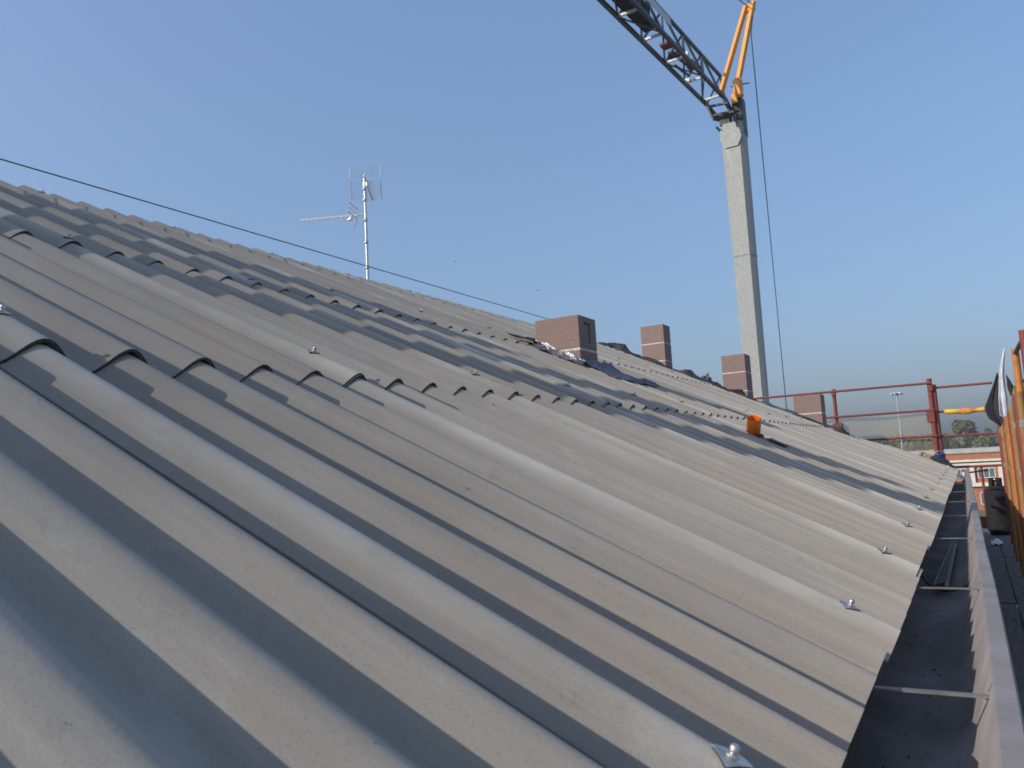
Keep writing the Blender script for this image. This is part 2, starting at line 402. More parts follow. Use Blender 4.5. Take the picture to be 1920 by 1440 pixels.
# grit blown onto the sheets near the camera
rnd = random.Random(31); b = MB()
for _ in range(150):
    y = rnd.uniform(-.62, 1.9); L = rnd.uniform(.05, 1.35); n_ = y / P
    if y < 0: h = wave(y / PK)
    else: h = wave(y)
    c_ = rp(L, y, .0045 + h + .0025); r_ = (abs(rnd.gauss(.0008, .0006)) + .0004) * (.45 if y < 0 else .8); e_ = Vector((rnd.gauss(0, 1), rnd.gauss(0, 1), rnd.gauss(0, 1))).normalized(); f_ = e_.orthogonal().normalized(); g_ = e_.cross(f_)
    b.add([c_ + r_ * e_ * 1.5, c_ + r_ * f_, c_ + r_ * g_, c_ - r_ * f_, c_ - r_ * g_, c_ - r_ * e_ * 1.3], [(0, 1, 2), (0, 2, 3), (0, 3, 4), (0, 4, 1), (5, 2, 1), (5, 3, 2), (5, 4, 3), (5, 1, 4)], 0 if rnd.random() < .8 else 1)
tag(b.build('grit', [M['dark'], M['mortar']], BLD), kind='stuff')
# the other slope, which turns its back to the camera, and the body of the building
b = MB()
ny = 16 * 70; vs = []; fs = []
for i in range(ny + 1):
    y = -2.72 + (VERGE + 2.72) * i / ny
    for L in (0, 5.04):
        vs.append((-2 * RIDGE * CS + L * CS - SN * wave(y), y, L * SN + CS * wave(y)))
for i in range(ny): fs.append((2 * i, 2 * i + 1, 2 * i + 3, 2 * i + 2))
b.add(vs, fs, 0, True); b.build('roof_slope', M['roof'], BLD)
b = MB()
RX = -RIDGE * CS; RZ = RIDGE * SN - .16
for (y0, y1, x1) in ((-2.6, VERGE - .06, -.14),):
    z1 = -.20 + 0
    pr = [(x1, z1 - .06 * 0), (RX, RZ), (2 * RX - x1, z1)]
    b.add([(x, y0, z) for x, z in pr] + [(x, y1, z) for x, z in pr] + [(pr[0][0], y0, -9), (pr[2][0], y0, -9), (pr[0][0], y1, -9), (pr[2][0], y1, -9)],
          [(0, 1, 4, 3), (1, 2, 5, 4), (0, 6, 7, 2, 1), (3, 4, 5, 9, 8), (0, 3, 8, 6), (2, 7, 9, 5)])
b.build('wall', M['plaster'], BLD)
b = MB(); b.box((-5.2, 11.0, -4.35), (7.8, 3.1 - .02, 9.3)); b.build('flat_roof_annex', M['concrete'], BLD)
b = MB()
b.hexa([(-.10, VERGE - .05, -9), (-1.28, VERGE - .05, -9), (-1.28, 11.15, -9), (-.10, 11.15, -9), (-.10, VERGE - .05, -.14), (-1.28, VERGE - .05, .42), (-1.28, 11.15, .16), (-.10, 11.15, -.14)])
b.build('wall', M['plaster'], BLD)

# ------------------------------------------------------------------ gutter (a part of the building) with its straps
GY0, GY1 = -2.6, 11.5
def gutter():
    pr = [(-.115, -.035), (-.105, -.13), (-.085, -.155), (.0, -.168), (.085, -.155), (.115, -.125), (.150, -.006), (.153, -.001), (.180, -.003), (.183, -.008), (.181, -.034)]
    inn = [(x + (.0018 if i < 3 else 0) - (.002 if i > 3 and i < 7 else 0), z + .0015) for i, (x, z) in enumerate(pr)]
    ys = [GY0 + (GY1 - GY0) * i / 60 for i in range(61)]
    b = MB(); vs = []; fs = []
    loop = pr + [(x - .002 if i > 6 else x, z - .002) for i, (x, z) in reversed(list(enumerate(pr)))]
    n = len(loop)
    for y in ys:
        d = .0012 * sin(y * 1.7) + .0006 * sin(y * 4.1 + 1)
        sh_ = -.0062 * max(0, y - 1.)
        for x, z in loop: vs.append((x + (sh_ if x > 0 else 0) + d * (1 if x > 0 else 0), y, z + .5 * d * (1 if x > 0 else 0)))
    for i in range(len(ys) - 1):
        for k in range(n): fs.append((i * n + k, i * n + (k + 1) % n, (i + 1) * n + (k + 1) % n, (i + 1) * n + k))
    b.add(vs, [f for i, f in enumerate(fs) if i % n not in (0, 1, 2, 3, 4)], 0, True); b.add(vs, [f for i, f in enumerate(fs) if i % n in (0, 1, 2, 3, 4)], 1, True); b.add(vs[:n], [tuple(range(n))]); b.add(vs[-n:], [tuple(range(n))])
    o = b.build('gutter', [M['gutter'], M['shadegrime']], BLD, (0, 4, 0))
    e = o.modifiers.new('EdgeSplit', 'EDGE_SPLIT'); e.split_angle = math.radians(42); return o
GUT = gutter()
for y in (-1.6, -.5, .57, 1.58, 2.84, 3.98, 5.12, 6.31, 7.77, 8.95, 10.1, 11.2):
    g_ = -.0062 * max(0, y - 1.)
    b = MB(); b.box((.03 + g_ / 2, y, -.020), (.25 + g_, .014, .003)); b.bar((.146 + g_, y, -.020), (.158 + g_, y + .003, -.052), .012, .003, 0, (0, 1, 0))
    b.bar((.150 + g_, y, -.016), (.157 + g_, y, -.004), .014, .003, 0, (0, 1, 0))
    b.build('strap', M['strap'], GUT, (.03, y, -.02))
# grit and bits of mortar lying in the gutter
b = MB(); rnd = random.Random(4)
for _ in range(420):
    y = rnd.uniform(.2, 10) ; x = .03 + rnd.gauss(0, .03); s = abs(rnd.gauss(.0006, .0009)) + .0004
    x = max(-.06, min(.08, x)); z = -.1665 + .0012 * 0 + abs(x) * .11 + s * .3
    b.add([(x + s * rnd.uniform(.6, 1.6) * cos(a), y + 2 * s * rnd.uniform(.6, 1.6) * sin(a), z) for a in (0, 1.3, 2.5, 3.7, 5)] + [(x, y, z + s)], [(0, 1, 5), (1, 2, 5), (2, 3, 5), (3, 4, 5), (4, 0, 5)])
tag(b.build('gutter_debris', M['dark'], GUT), kind='stuff')

# ------------------------------------------------------------------ chimneys
def chimney(cx, cyy, zb, zt, wx, wy, joints, label):
    """cx, cyy = near right corner; joints = heights of mortar beds"""
    c = (cx - wx / 2, cyy + wy / 2, zb)
    core = MB(); core.box((c[0], c[1], (zb + zt - .05) / 2), (wx - .008, wy - .008, zt - .05 - zb))
    o = core.build('chimney', M['mortar'], BLD, c); o['label'] = label
    zz = [zb] + joints + [zt]
    for i in range(len(zz) - 1):
        g = .008 if i > 0 else 0; g2 = .008 if i < len(zz) - 2 else 0
        b = MB(); h = zz[i + 1] - zz[i] - g - g2
        if i == len(zz) - 2:      # the topmost block shows its flue opening
            z0, z1 = zz[i] + g, zz[i + 1]; t = .06
            bm = []
            x0, x1, y0, y1 = c[0] - wx / 2, c[0] + wx / 2, c[1] - wy / 2, c[1] + wy / 2
            out = [(x0, y0), (x1, y0), (x1, y1), (x0, y1)]; ins = [(x0 + t, y0 + t), (x1 - t, y0 + t), (x1 - t, y1 - t), (x0 + t, y1 - t)]
            vs = [(x, y, z0) for x, y in out] + [(x, y, z1) for x, y in out] + [(x, y, z1) for x, y in ins] + [(x, y, z0 + .04) for x, y in ins]
            fs = [(3, 2, 1, 0)] + [(k, (k + 1) % 4, 4 + (k + 1) % 4, 4 + k) for k in range(4)] + [(4 + k, 4 + (k + 1) % 4, 8 + (k + 1) % 4, 8 + k) for k in range(4)] + [(8 + k, 8 + (k + 1) % 4, 12 + (k + 1) % 4, 12 + k) for k in range(4)] + [(12, 13, 14, 15)]
            b.add(vs, fs)
        else:
            b.box((c[0], c[1], zz[i] + g + h / 2), (wx, wy, h))
        bo = b.build('block', M['block'], o, (c[0], c[1], zz[i]))
        bv = bo.modifiers.new('Bevel', 'BEVEL'); bv.width = .006; bv.segments = 2; bv.limit_method = 'ANGLE'
    return o
CH1 = chimney(-2.215, 4.40, .92, 1.445, .36, .31, [1.195], 'nearest block chimney with lead apron and a black seven on its side')
chimney(-3.67, 10.68, .3, 2.395, .365, .31, [.72, 1.0, 1.28, 1.56, 1.84, 2.115], 'tallest block chimney standing behind the torn membrane, left of the crane mast')
chimney(-2.65, 11.31, .3, 1.88, .355, .36, [.76, 1.04, 1.32, 1.61], 'block chimney directly in front of the foot of the crane mast')
chimney(-1.53, 10.64, .3, 1.125, .36, .33, [.63, .87], 'lowest block chimney beside the red guard rail')
# a seven brushed on the side of the first chimney
b = MB(); X = -2.2125
b.add([(X, 4.485, 1.388), (X, 4.485, 1.400), (X, 4.590, 1.397), (X, 4.590, 1.384), (X, 4.577, 1.384), (X, 4.566, 1.245), (X, 4.578, 1.243)], [(0, 1, 2, 3), (4, 5, 6, 3)])
b.build('painted_number', M['black'], CH1)
# foil upstand and lead apron round the first chimney
def crumple(name, fn, nu, nv, m, parent, amp, seed, base=None, thick=.002):
    rnd = random.Random(seed); b = MB(); vs = []; fs = []
    ph = [(rnd.uniform(0, 6.28), rnd.uniform(4, 13), rnd.uniform(4, 13)) for _ in range(7)]
    for i in range(nu + 1):
        for j in range(nv + 1):
            u, v = i / nu, j / nv
            q = Vector(fn(u, v)); h = sum(sin(p + a * u * 2 + c * v * 2) for p, a, c in ph) / 3. * amp + rnd.uniform(-.35, .35) * amp
            vs.append(q + Nd * h)
    C = nv + 1
    for i in range(nu):
        for j in range(nv): a = i * C + j; fs.append((a, a + 1, a + C + 1, a + C))
    m0 = len(vs)
    b.add(vs, fs, 0, False)
    o = b.build(name, m, parent, base)
    s = o.modifiers.new('Solidify', 'SOLIDIFY'); s.thickness = thick
    return o
def lerp(a, b_, t): return a + (b_ - a) * t
LA, LB = -(-2.58) / CS, 2.215 / CS      # slope distances of the two sides of the chimney
crumple('foil_upstand', lambda u, v: rp(lerp(LA + .02, LB - .02, u), 4.398 - .055 * (1 - v) ** 2 - .002, .012 + .038 * v + .012 * (1 - u) * v), 26, 4, M['foil'], CH1, .006, 2)
crumple('lead_apron', lambda u, v: rp(LB - .005 - .30 * u - .10 * u * v, lerp(4.36 + .01 * u, 4.86 + .16 * u, v), .045 * (1 - u) ** 3 + .016 + .03 * exp(-((u - .8) / .15) ** 2) * v), 14, 12, M['apron'], CH1, .007, 5)
crumple('lead_apron', lambda u, v: rp(lerp(LA + .25, LA, u), lerp(4.34, 4.8, v), .03 + .02 * u), 6, 8, M['membrane'], CH1, .012, 8)

# ------------------------------------------------------------------ lightning wire along the ridge
t = thing('ridge_wire', (-4.56, 4, 2.2), 'thin dark wire running just above the ridge to the nearest chimney', 'wire')
b = MB(); pts = [(-4.56, -2.6 + 12 * i / 40, 2.315 - .000 * i) for i in range(41)]
b.tube(pts, .0042, 6); b.build('wire', M['wire'], t)
for y in (-2.4, 9.35):
    b = MB(); b.tube([(-4.56, y, 2.12), (-4.56, y, 2.32)], .008, 8); b.box((-4.56, y, 2.318), (.03, .03, .02)); b.build('post', M['galv'], t)

# ------------------------------------------------------------------ orange vent pipe
t = thing('vent_pipe', (-1.0, 4.23, .47), 'short orange plastic pipe stub rising from the sheets', 'pipe')
ax = Vector((.20, -.48, .85)).normalized()
b = MB(); b.lathe((-1.02, 4.275, .385), ax, [(.039, 0), (.039, .14), (.042, .145), (.042, .228), (.0395, .230), (.0385, .226), (.037, .14), (.036, 0)], 28)
b.build('pipe', M['pvc'], t)
b = MB()
vs = []
for k in range(24):
    a = 2 * pi * k / 24; vs.append(rp(1.105 + .060 * cos(a), 4.23 + .060 * sin(a), .010))
for k in range(24):
    a = 2 * pi * k / 24; vs.append(rp(1.105 + .052 * cos(a), 4.23 + .052 * sin(a), .020))
b.add(vs, [(k, (k + 1) % 24, 24 + (k + 1) % 24, 24 + k) for k in range(24)])
b.add([rp(1.02, 4.17, .012), rp(.90, 4.20, .010), rp(.90, 4.30, .010), rp(1.02, 4.32, .014)], [(0, 1, 2, 3)])
o = b.build('collar', M['membrane'], t); s = o.modifiers.new('Solidify', 'SOLIDIFY'); s.thickness = .004

# ------------------------------------------------------------------ torn membrane along the verge
def membrane(X0, X1, y0, wdt, hgt, seed, m, label, name='membrane_scrap', nu=34, dz=0.):
    hgt = hgt * .55
    La, Lb = -X0 / CS, -X1 / CS
    rnd = random.Random(seed); pk = [(rnd.uniform(.1, .9), rnd.uniform(.08, .2), rnd.uniform(.4, 1)) for _ in range(3)]
    def fn(u, v):
        hump = sum(a * exp(-((u - c) / s_) ** 2) for c, s_, a in pk)
        fold = sin(pi * v) 
        return rp(lerp(La, Lb, u), y0 + wdt * (v - .3) + .04 * sin(9 * u + seed), .012 + dz + hgt * fold * (.35 + hump) * min(1, 6 * u + .2) * min(1, 6 * (1 - u) + .2))
    o = crumple(name, fn, nu, 10, m, None, hgt * .26, seed, rp((La + Lb) / 2, y0, 0), .004)
    return tag(o, label, 'roofing scrap', 'torn roofing scraps along the verge')
membrane(-4.22, -3.62, 9.52, .30, .085, 11, M['membrane'], 'black torn membrane heaped against the tallest chimney')
membrane(-3.70, -3.12, 9.50, .26, .05, 12, M['membrane'], 'dark membrane strip lying between the two tall chimneys')
membrane(-3.18, -2.50, 9.46, .28, .075, 13, M['membrane'], 'ragged black membrane at the foot of the chimney before the crane')
membrane(-2.52, -2.12, 9.44, .24, .06, 16, M['membrane'], 'dark crumpled membrane just right of the chimney before the crane')
membrane(-2.12, -1.62, 9.48, .30, .045, 14, M['apron'], 'grey lead sheet scrap left of the lowest chimney')
membrane(-1.68, -1.08, 9.36, .24, .05, 15, M['membrane'], 'black membrane scrap at the foot of the lowest chimney')
membrane(-2.95, -2.72, 9.85, .3, .10, 18, M['apron'], 'grey crumpled sheet standing up left of the chimney before the crane')

# ------------------------------------------------------------------ television aerial
AX, AY = -7.60, 8.60
t = thing('tv_aerial', (AX, AY, .75), 'galvanised aerial mast with two television aerials behind the ridge', 'aerial')
b = MB(); b.tube([(AX, AY, .70), (AX, AY, 3.4), (AX + .01, AY, 5.02)], [.026, .022, .018], 10)
for z in (3.55, 3.95, 4.30, 4.62, 4.80): b.lathe((AX, AY, z), (0, 0, 1), [(.020, -.02), (.032, -.02), (.032, .02), (.020, .02)], 10)
b.build('mast', M['galv'], t)
def yagi(o0, o1, wid, reflector, Wd, H, els, tilt):
    o0, o1 = Vector(o0), Vector(o1); d = (o1 - o0).normalized(); up = Vector((0, 0, 1)); sd = d.cross(up).normalized()
    e = (sd * cos(tilt) + up * sin(tilt)).normalized(); e2 = d.cross(e).normalized()
    b = MB(); b.bar(o0 - d * .12, o1, .026, .026)
    for i in range(els):
        q = o0 + (o1 - o0) * ((i + 1) / els); l = wid * (1 - .35 * i / els)
        b.tube([q - e * l / 2, q + e * l / 2], .0045, 6)
    b.box(o0 + d * .12 + e2 * .04, (.07, .07, .07))
    a = b.build('yagi_aerial', M['alu'], t)
    for sgn in (-1, 1):
        g = MB(); u = (e2 * sgn * .86 + d * .5 * reflector).normalized(); n = 9
        for k in range(n):
            q = o0 - d * .02 + u * (.04 + H * k / (n - 1)); g.tube([q - e * Wd, q + e * Wd], .0019, 5)
        for s2 in (-1, 0, 1): g.tube([o0 - d * .02 + u * .02 + e * Wd * s2, o0 - d * .02 + u * (H + .05) + e * Wd * s2], .0085 if s2 else .006, 6)
        g.build('reflector', M['alu'], a)
yagi((AX, AY + .03, 4.97), (AX - .52, AY + .84, 4.97), .22, 1, .235, .27, 11, 0.0)
yagi((AX - .17, AY + .0, 4.42), (-8.55, 8.20, 4.40), .13, 1, .10, .17, 11, 1.05)

# ------------------------------------------------------------------ tower crane
CX, CY = -8.62, 39.15
CR = thing('tower_crane', (CX, CY, -9), 'self erecting tower crane with grey mast, dark lattice jib and yellow strut frame', 'crane')
def prism(z0, z1, f0, c0, f1, c1, dx=0):
    def ring(z, f, c):
        h = f / 2 + c; g = f / 2
        return [(CX + dx + x, CY + y, z) for x, y in ((-g, -h), (g, -h), (h, -g), (h, g), (g, h), (-g, h), (-h, g), (-h, -g))]
    b = MB(); vs = ring(z0, f0, c0) + ring(z1, f1, c1)
    return b.add(vs, [(k, (k + 1) % 8, 8 + (k + 1) % 8, 8 + k) for k in range(8)] + [tuple(range(8))[::-1], tuple(range(8, 16))])
b = prism(-9, 10.2, .56, .13, .69, .16); mast = b.build('mast', M['mast'], CR)
b = prism(10.2, 17.0, .70, .165, .76, .185); b.build('mast', M['mast'], CR)
b = MB(); b.box((CX, CY, -8.7), (4, 4, .6)); b.build('base', M['concrete'], CR)
b = prism(10.16, 10.24, .715, .172, .715, .172); b.build('joint_flange', M['mast'], CR)
# head of the mast: shield plate, side cheek, slewing box
b = MB(); y = CY - .62
vs = [(-9.16, 16.68), (-8.19, 16.52), (-8.14, 16.15), (-8.36, 15.72), (-8.98, 15.72), (-9.2, 16.2)]
b.add([(x, y, z) for x, z in vs] + [(x, y + .05, z) for x, z in vs], [tuple(range(6))[::-1], tuple(range(6, 12))] + [(k, (k + 1) % 6, 6 + (k + 1) % 6, 6 + k) for k in range(6)])
b.build('shield_plate', M['mast'], CR)
b = MB(); b.box((CX + .33, CY + .1, 17.4), (.50, .9, 2.0), ch=.04); b.build('slewing_head', M['darksteel'], CR)
b = MB(); b.box((CX - .30, CY - .2, 17.3), (.5, .7, .65)); b.bar((-9.35, 38.6, 16.95), (-8.95, 38.75, 16.4), .10); b.bar((-8.4, 38.5, 17.4), (-8.3, 38.6, 16.7), .10); b.build('turntable', M['darksteel'], CR)
# jib
JA = Vector((-9.38, 38.6, 18.44)); JD = Vector((-.068, -.998, 0)).normalized(); JP = Vector((.998, -.068, 0)).normalized(); JW, JH = .98, 1.84
def js(s, side, up=0.): return JA + JD * s + JP * (side * JW / 2) + Vector((0, 0, up))
JIB = MB(); JIB.bar(js(-.5, -1), js(24, -1), .155, .155); jib = JIB.build('jib', M['jib'], CR, JA); jib['label'] = 'dark lattice jib reaching over the roof'
for side in (1,):
    b = MB(); b.bar(js(-.5, side), js(24, side), .155, .155); b.build('chord', M['jib'], jib)
b = MB(); b.bar(js(-1.55, 0, JH), js(24, 0, JH), .135); b.build('chord', M['jib'], jib)
bs = [.2, 2.65, 5.1, 7.6, 10.0, 12.5, 15., 17.5, 20., 22.5]
def piece(name, a, b_, wd, m):
    q = MB(); q.bar(a, b_, wd); q.build(name, m, jib, (Vector(a) + Vector(b_)) / 2)
piece('brace', js(-1.5, 0, JH), js(-.4, -1), .07, M['jib']); piece('brace', js(-1.5, 0, JH), js(-.4, 1), .07, M['jib']); piece('brace', js(-1.5, 0, JH), js(.2, 1), .06, M['jib'])
for i, s in enumerate(bs):
    piece('cross_strut', js(s, -1), js(s, 1), .095, M['strut'])
    for side in (-1, 1):
        if i < len(bs) - 1:
            tm = (s + bs[i + 1]) / 2 - .1
            piece('brace', js(s, side), js(tm, 0, JH), .085, M['jib']); piece('brace', js(bs[i + 1], side), js(tm, 0, JH), .085, M['jib'])
    if i < len(bs) - 1:
        piece('brace', js(s, 1 if i % 2 else -1), js(bs[i + 1], -1 if i % 2 else 1), .05, M['jib'])
# foot of the jib: dark cheeks bending down to the mast head
b = MB()
for side in (-1, 1):
    a0 = js(.2, side); 
    b.add([a0 + V(-.05 * side, 0, -.05), js(-.6, side, -.05), V(-8.75 + .35 * side, 38.75, 17.2), V(-9.0 + .45 * side, 38.4, 17.25)] + [a0 + V(-.05 * side + .05, 0, .05), js(-.6, side, .1) + V(.05, 0, 0), V(-8.70 + .35 * side, 38.75, 17.3), V(-8.95 + .45 * side, 38.4, 17.35)],
          [(0, 1, 2, 3), (7, 6, 5, 4), (0, 4, 5, 1), (1, 5, 6, 2), (2, 6, 7, 3), (3, 7, 4, 0)])
b.bar((-9.4, 38.4, 17.5), (-8.35, 38.4, 17.42), .12); b.bar((-9.55, 38.35, 18.0), (-8.6, 38.3, 17.9), .10)
b.build('jib_foot', M['darksteel'], CR)
# machinery inside the jib
b = MB(); R3 = Matrix((JP, JD, (0, 0, 1))).transposed()
b.box(JA + JD * 11.2 + V(0, 0, .55), (.62, 5.6, .75), 0, R3, .05); b.box(JA + JD * 8.2 + V(0, 0, .35), (.5, .7, .45), 0, R3, .04)
b.build('hoist_housing', M['black'], CR)
b = MB(); b.box(JA + JD * 6.1 + V(.1, 0, .25), (.62, .55, .14), 0, R3, .03); b.build('winch_cover', M['redpaint'], CR)
b = MB()
b.lathe(JA + JD * 4.9 + V(0, 0, .35) - JP * .3, JP, [(0, 0), (.24, 0), (.24, .05), (.15, .06), (.15, .5), (.24, .51), (.24, .56), (0, .56)], 16)
b.bar(JA + JD * 5.6 + V(0, 0, .2), JA + JD * 3.6 + V(.1, 0, .3), .12); b.bar(JA + JD * 4.4 + V(-.3, 0, .15), JA + JD * 2.9 + V(-.2, 0, .2), .09); b.box(JA + JD * 3.4 + V(.15, 0, .4), (.3, .5, .35), 0, R3)
b.build('winch', M['darksteel'], CR)
b = MB(); b.box(JA + JD * 4.1 + V(.25, 0, .62), (.16, .22, .2), 0, R3, .02); b.box(JA + JD * 2.75 + V(-.3, 0, .02), (.25, .12, .2), 0, R3, .02); b.build('lamp_box', M['whiteplastic'], CR)
b = MB(); b.add([js(5.6, .25, JH - .1) , js(8.6, .25, JH - .1), js(8.6, .6, JH - .75), js(5.9, .6, JH - .75)], [(0, 1, 2, 3)]); 
o = b.build('pale_panel', M['whitecloth'], CR); s = o.modifiers.new('Solidify', 'SOLIDIFY'); s.thickness = .02
b = MB(); b.add([js(7.2, .29, JH - .2), js(7.7, .29, JH - .2), js(7.7, .42, JH - .42), js(7.25, .42, JH - .42)], [(0, 1, 2, 3)]); b.build('red_mark', M['redpaint'], CR)
# strut frame in yellow
tops = (V(-7.82, 41, 24.1), V(-7.42, 41, 24.2)); bots = (V(-9.05, 38.75, 18.6), V(-8.30, 38.75, 18.35))
for a, c in zip(bots, tops):
    b = MB(); b.bar(a, c, .21, .21); b.build('strut', M['yellow'], CR, a)
b = MB(); b.bar(tops[0] + V(-.05, 0, -.1), tops[1] + V(.12, 0, 0), .13); b.bar(tops[0] + V(-.03, 0, -.35), tops[1] + V(.08, 0, -.4), .10)
b.lathe((-7.65, 41, 23.85), (1, 0, 0), [(0, -.05), (.16, -.05), (.12, 0), (.16, .05), (0, .05)], 14); b.build('strut_head', M['yellow'], CR)
b = MB(); b.box((-8.15, 38.85, 18.75), (.42, .5, 1.0), ch=.08); b.box((-8.33, 38.62, 18.2), (.3, .12, .5)); b.build('strut_foot', M['yellow'], CR)
b = MB(); b.bar((-8.0, 38.8, 18.9), (-7.55, 38.8, 18.85), .05); b.bar((-8.5, 38.8, 18.92), (-8.0, 38.8, 18.9), .06); b.build('lever', M['darksteel'], CR)
b = MB()
for off in (0, .35): b.tube([tops[0] + V(off * .8, -.1, .05), js(23.5, 0, JH) + V(off - .2, 0, .1)], .028, 6)
b.build('pendant', M['redpaint'], CR)
b = MB(); b.tube([(-7.43, 41.0, 23.9), (-7.50, 40, 22.0), (-7.45, 40, -8.5)], .028, 6); b.build('rope', M['darksteel'], CR)

# ------------------------------------------------------------------ scaffolding along the eave, seen end on
SX = .50
SCF = thing('scaffolding', (SX, 8, -9), 'orange and mustard scaffold standards crowded along the walkway outside the gutter', 'scaffolding')
def tube_part(name, parent, pts, r, m, n=10):
    b = MB(); b.tube(pts, r, n); return b.build(name, m, parent, pts[0])
for y, m, top, dx in ((11.4, 'redscaf', .62, .02), (10.4, 'redscaf', .6, .01), (9.7, 'olivescaf', .6, .0), (9.0, 'redscaf', .58, .01), (8.5, 'olivescaf', .58, 0), (7.95, 'orangescaf', .58, 0), (7.5, 'redscaf', .6, 0), (7.1, 'olivescaf', .62, 0),
                      (6.68, 'orangescaf', 1.08, .05), (6.3, 'redscaf', .7, .0), (6.0, 'olivescaf', .7, .01), (5.62, 'redscaf', 1.10, .055), (4.4, 'redscaf', 1.2, .1), (2.6, 'redscaf', 1.2, .2), (.6, 'redscaf', 1.2, .3), (-1.4, 'redscaf', 1.2, .35)):
    tube_part('standard', SCF, [(SX + dx, y, -9), (SX + dx, y, top)], .027, M[m])
tube_part('brace', SCF, [(SX + .055, 5.62, 1.05), (SX + .05, 6.68, 1.045)], .017, M['darksteel'])
for z, m in ((.47, 'redscaf'), (.07, 'galv'), (-.45, 'redscaf')):
    tube_part('ledger', SCF, [(SX + .055, 12.9, z), (SX + .055, 4.2, z)], .022, M[m])
for y in (10.4, 9.0, 7.95, 7.1, 6.0):
    for z in (.47, .07):
        b = MB(); b.box((SX + .02, y, z), (.07, .06, .07), ch=.01); b.build('coupler', M['galv'], SCF)
# deck boards
for i, x in enumerate((.26, .45)):
    for j, y in enumerate((-2.0, 1.0, 4.0, 7.0, 10.0)):
        b = MB(); b.box((x + .003 * j, y + 1.49, -1.0 + .004 * ((i + j) % 2)), (.185, 2.97, .045), ch=.006); b.build('deck_board', M['deckwood'], SCF, (x, y + 1.49, -1))
b = MB(); b.box((.5, 13.3, -.86), (.9, .03, .18)); b.build('toe_board', M['redscaf'], SCF)

# ------------------------------------------------------------------ red guard rail at the far end
RL = thing('guard_rail', (-1, 13.5, -9), 'red tube guard rail crossing behind the far end of the roof', 'railing')
RY = 13.5
for x, top in ((-5.2, 1.40), (-1.735, 1.37), (-.30, 1.40)):
    tube_part('post', RL, [(x, RY, -1), (x + .0, RY, top)], .038 if x > -1 else .030, M['redscaf'])
tube_part('post', RL, [(-.235, RY + .03, -1), (-.248, RY + .03, 1.30)], .036, M['redscaf'])
for z in (1.325, .895, .485):
    tube_part('rail', RL, [(-6, RY - .04, z + .01), (-.27, RY - .04, z)], .019, M['redscaf'])
for z in (1.25, .86, .47, -.02):
    tube_part('rail', RL, [(-.27, RY + .06, z), (.56, RY + .06, z + .0)], .019, M['redscaf'])
tube_part('post', RL, [(.28, RY + .08, -1), (.28, RY + .08, -.02)], .02, M['redscaf'])
for x, z, s in ((-1.72, .70, .16), (-.33, .80, .12), (-1.735, 1.30, .07), (-.29, 1.24, .07)):
    b = MB(); b.box((x, RY - .01, z), (s, .08, .20 if s > .1 else .09), ch=.01); b.build('bracket', M['redscaf'], RL)
# translucent debris net on the left bay
nm = bpy.data.materials.new('debris_net'); nm.use_nodes = True; n = nm.node_tree; bs_ = n.nodes['Principled BSDF']
bs_.inputs['Base Color'].default_value = (.42, .36, .24, 1); bs_.inputs['Roughness'].default_value = .9
tr = n.nodes.new('ShaderNodeBsdfTransparent'); mx = n.nodes.new('ShaderNodeMixShader'); mx.inputs[0].default_value = .27
out = n.nodes['Material Output']; n.links.new(tr.outputs[0], mx.inputs[1]); n.links.new(bs_.outputs[0], mx.inputs[2]); n.links.new(mx.outputs[0], out.inputs['Surface'])
b = MB(); vs = []; fs = []
for i in range(25):
    for j in range(7):
        x = -5.2 + 4.88 * i / 24; z = .88 - 1.0 * j / 6
        vs.append((x, RY + .05 + .02 * sin(x * 5 + j) + .015 * sin(j * 1.7), z - .01 * abs(sin(x * 3.3)) * (j == 0)))
for i in range(24):
    for j in range(6): a = i * 7 + j; fs.append((a, a + 1, a + 8, a + 7))
b.add(vs, fs, 0, True)
tag(b.build('debris_net', nm, None, (-2.7, RY + .05, .4)), 'beige see-through debris net hung below the middle rail of the far guard rail', 'net')
# tape wound round the middle rail
b = MB(); pts = []; rad = []
for i in range(30):
    u = i / 29; pts.append((-.14 + .66 * u, RY + .055 + .004 * sin(20 * u), .86 - .015 * sin(pi * u))); rad.append(.030 + .016 * sin(pi * min(1, u * 1.2)) + .006 * sin(17 * u))
b.tube(pts, rad, 10)
tag(b.build('barrier_tape', M['tape'], None, (.2, RY + .05, .86)), 'yellow and orange tape wound round the middle rail by the red post', 'tape')

# ------------------------------------------------------------------ cloths on the scaffold
def cloth(name, pts, y, m, label, cat, fold=.03, seed=1, nx=14, nz=18, thick=.004):
    """a hanging cloth: outline polygon (x, z), draped with vertical folds round the plane y"""
    rnd = random.Random(seed); xs = [p[0] for p in pts]; zs = [p[1] for p in pts]
    b = MB(); vs = []; fs = []; z0, z1 = min(zs), max(zs)
    def span(z):
        c = []
        for i in range(len(pts)):
            (xa, za), (xb, zb) = pts[i], pts[(i + 1) % len(pts)]
            if (za - z) * (zb - z) <= 0 and abs(za - zb) > 1e-6: c.append(xa + (xb - xa) * (z - za) / (zb - za))
        return (min(c), max(c)) if c else (0, 0)
    for j in range(nz + 1):
        z = z0 + (z1 - z0) * min(.998, max(.002, j / nz)); a, c = span(z)
        for i in range(nx + 1):
            u = i / nx; x = a + (c - a) * u
            vs.append((x, y + fold * sin(9 * u + 2.2 * j / nz + seed) * (.4 + .6 * (1 - j / nz)) + .4 * fold * sin(23 * u + seed * 2 + j * .5), z))
    C = nx + 1
    for j in range(nz):
        for i in range(nx): a = j * C + i; fs.append((a, a + 1, a + C + 1, a + C))
    b.add(vs, fs, 0, True)
    o = b.build(name, m, None, (sum(xs) / len(xs), y, z1)); s = o.modifiers.new('Solidify', 'SOLIDIFY'); s.thickness = thick
    return tag(o, label, cat)
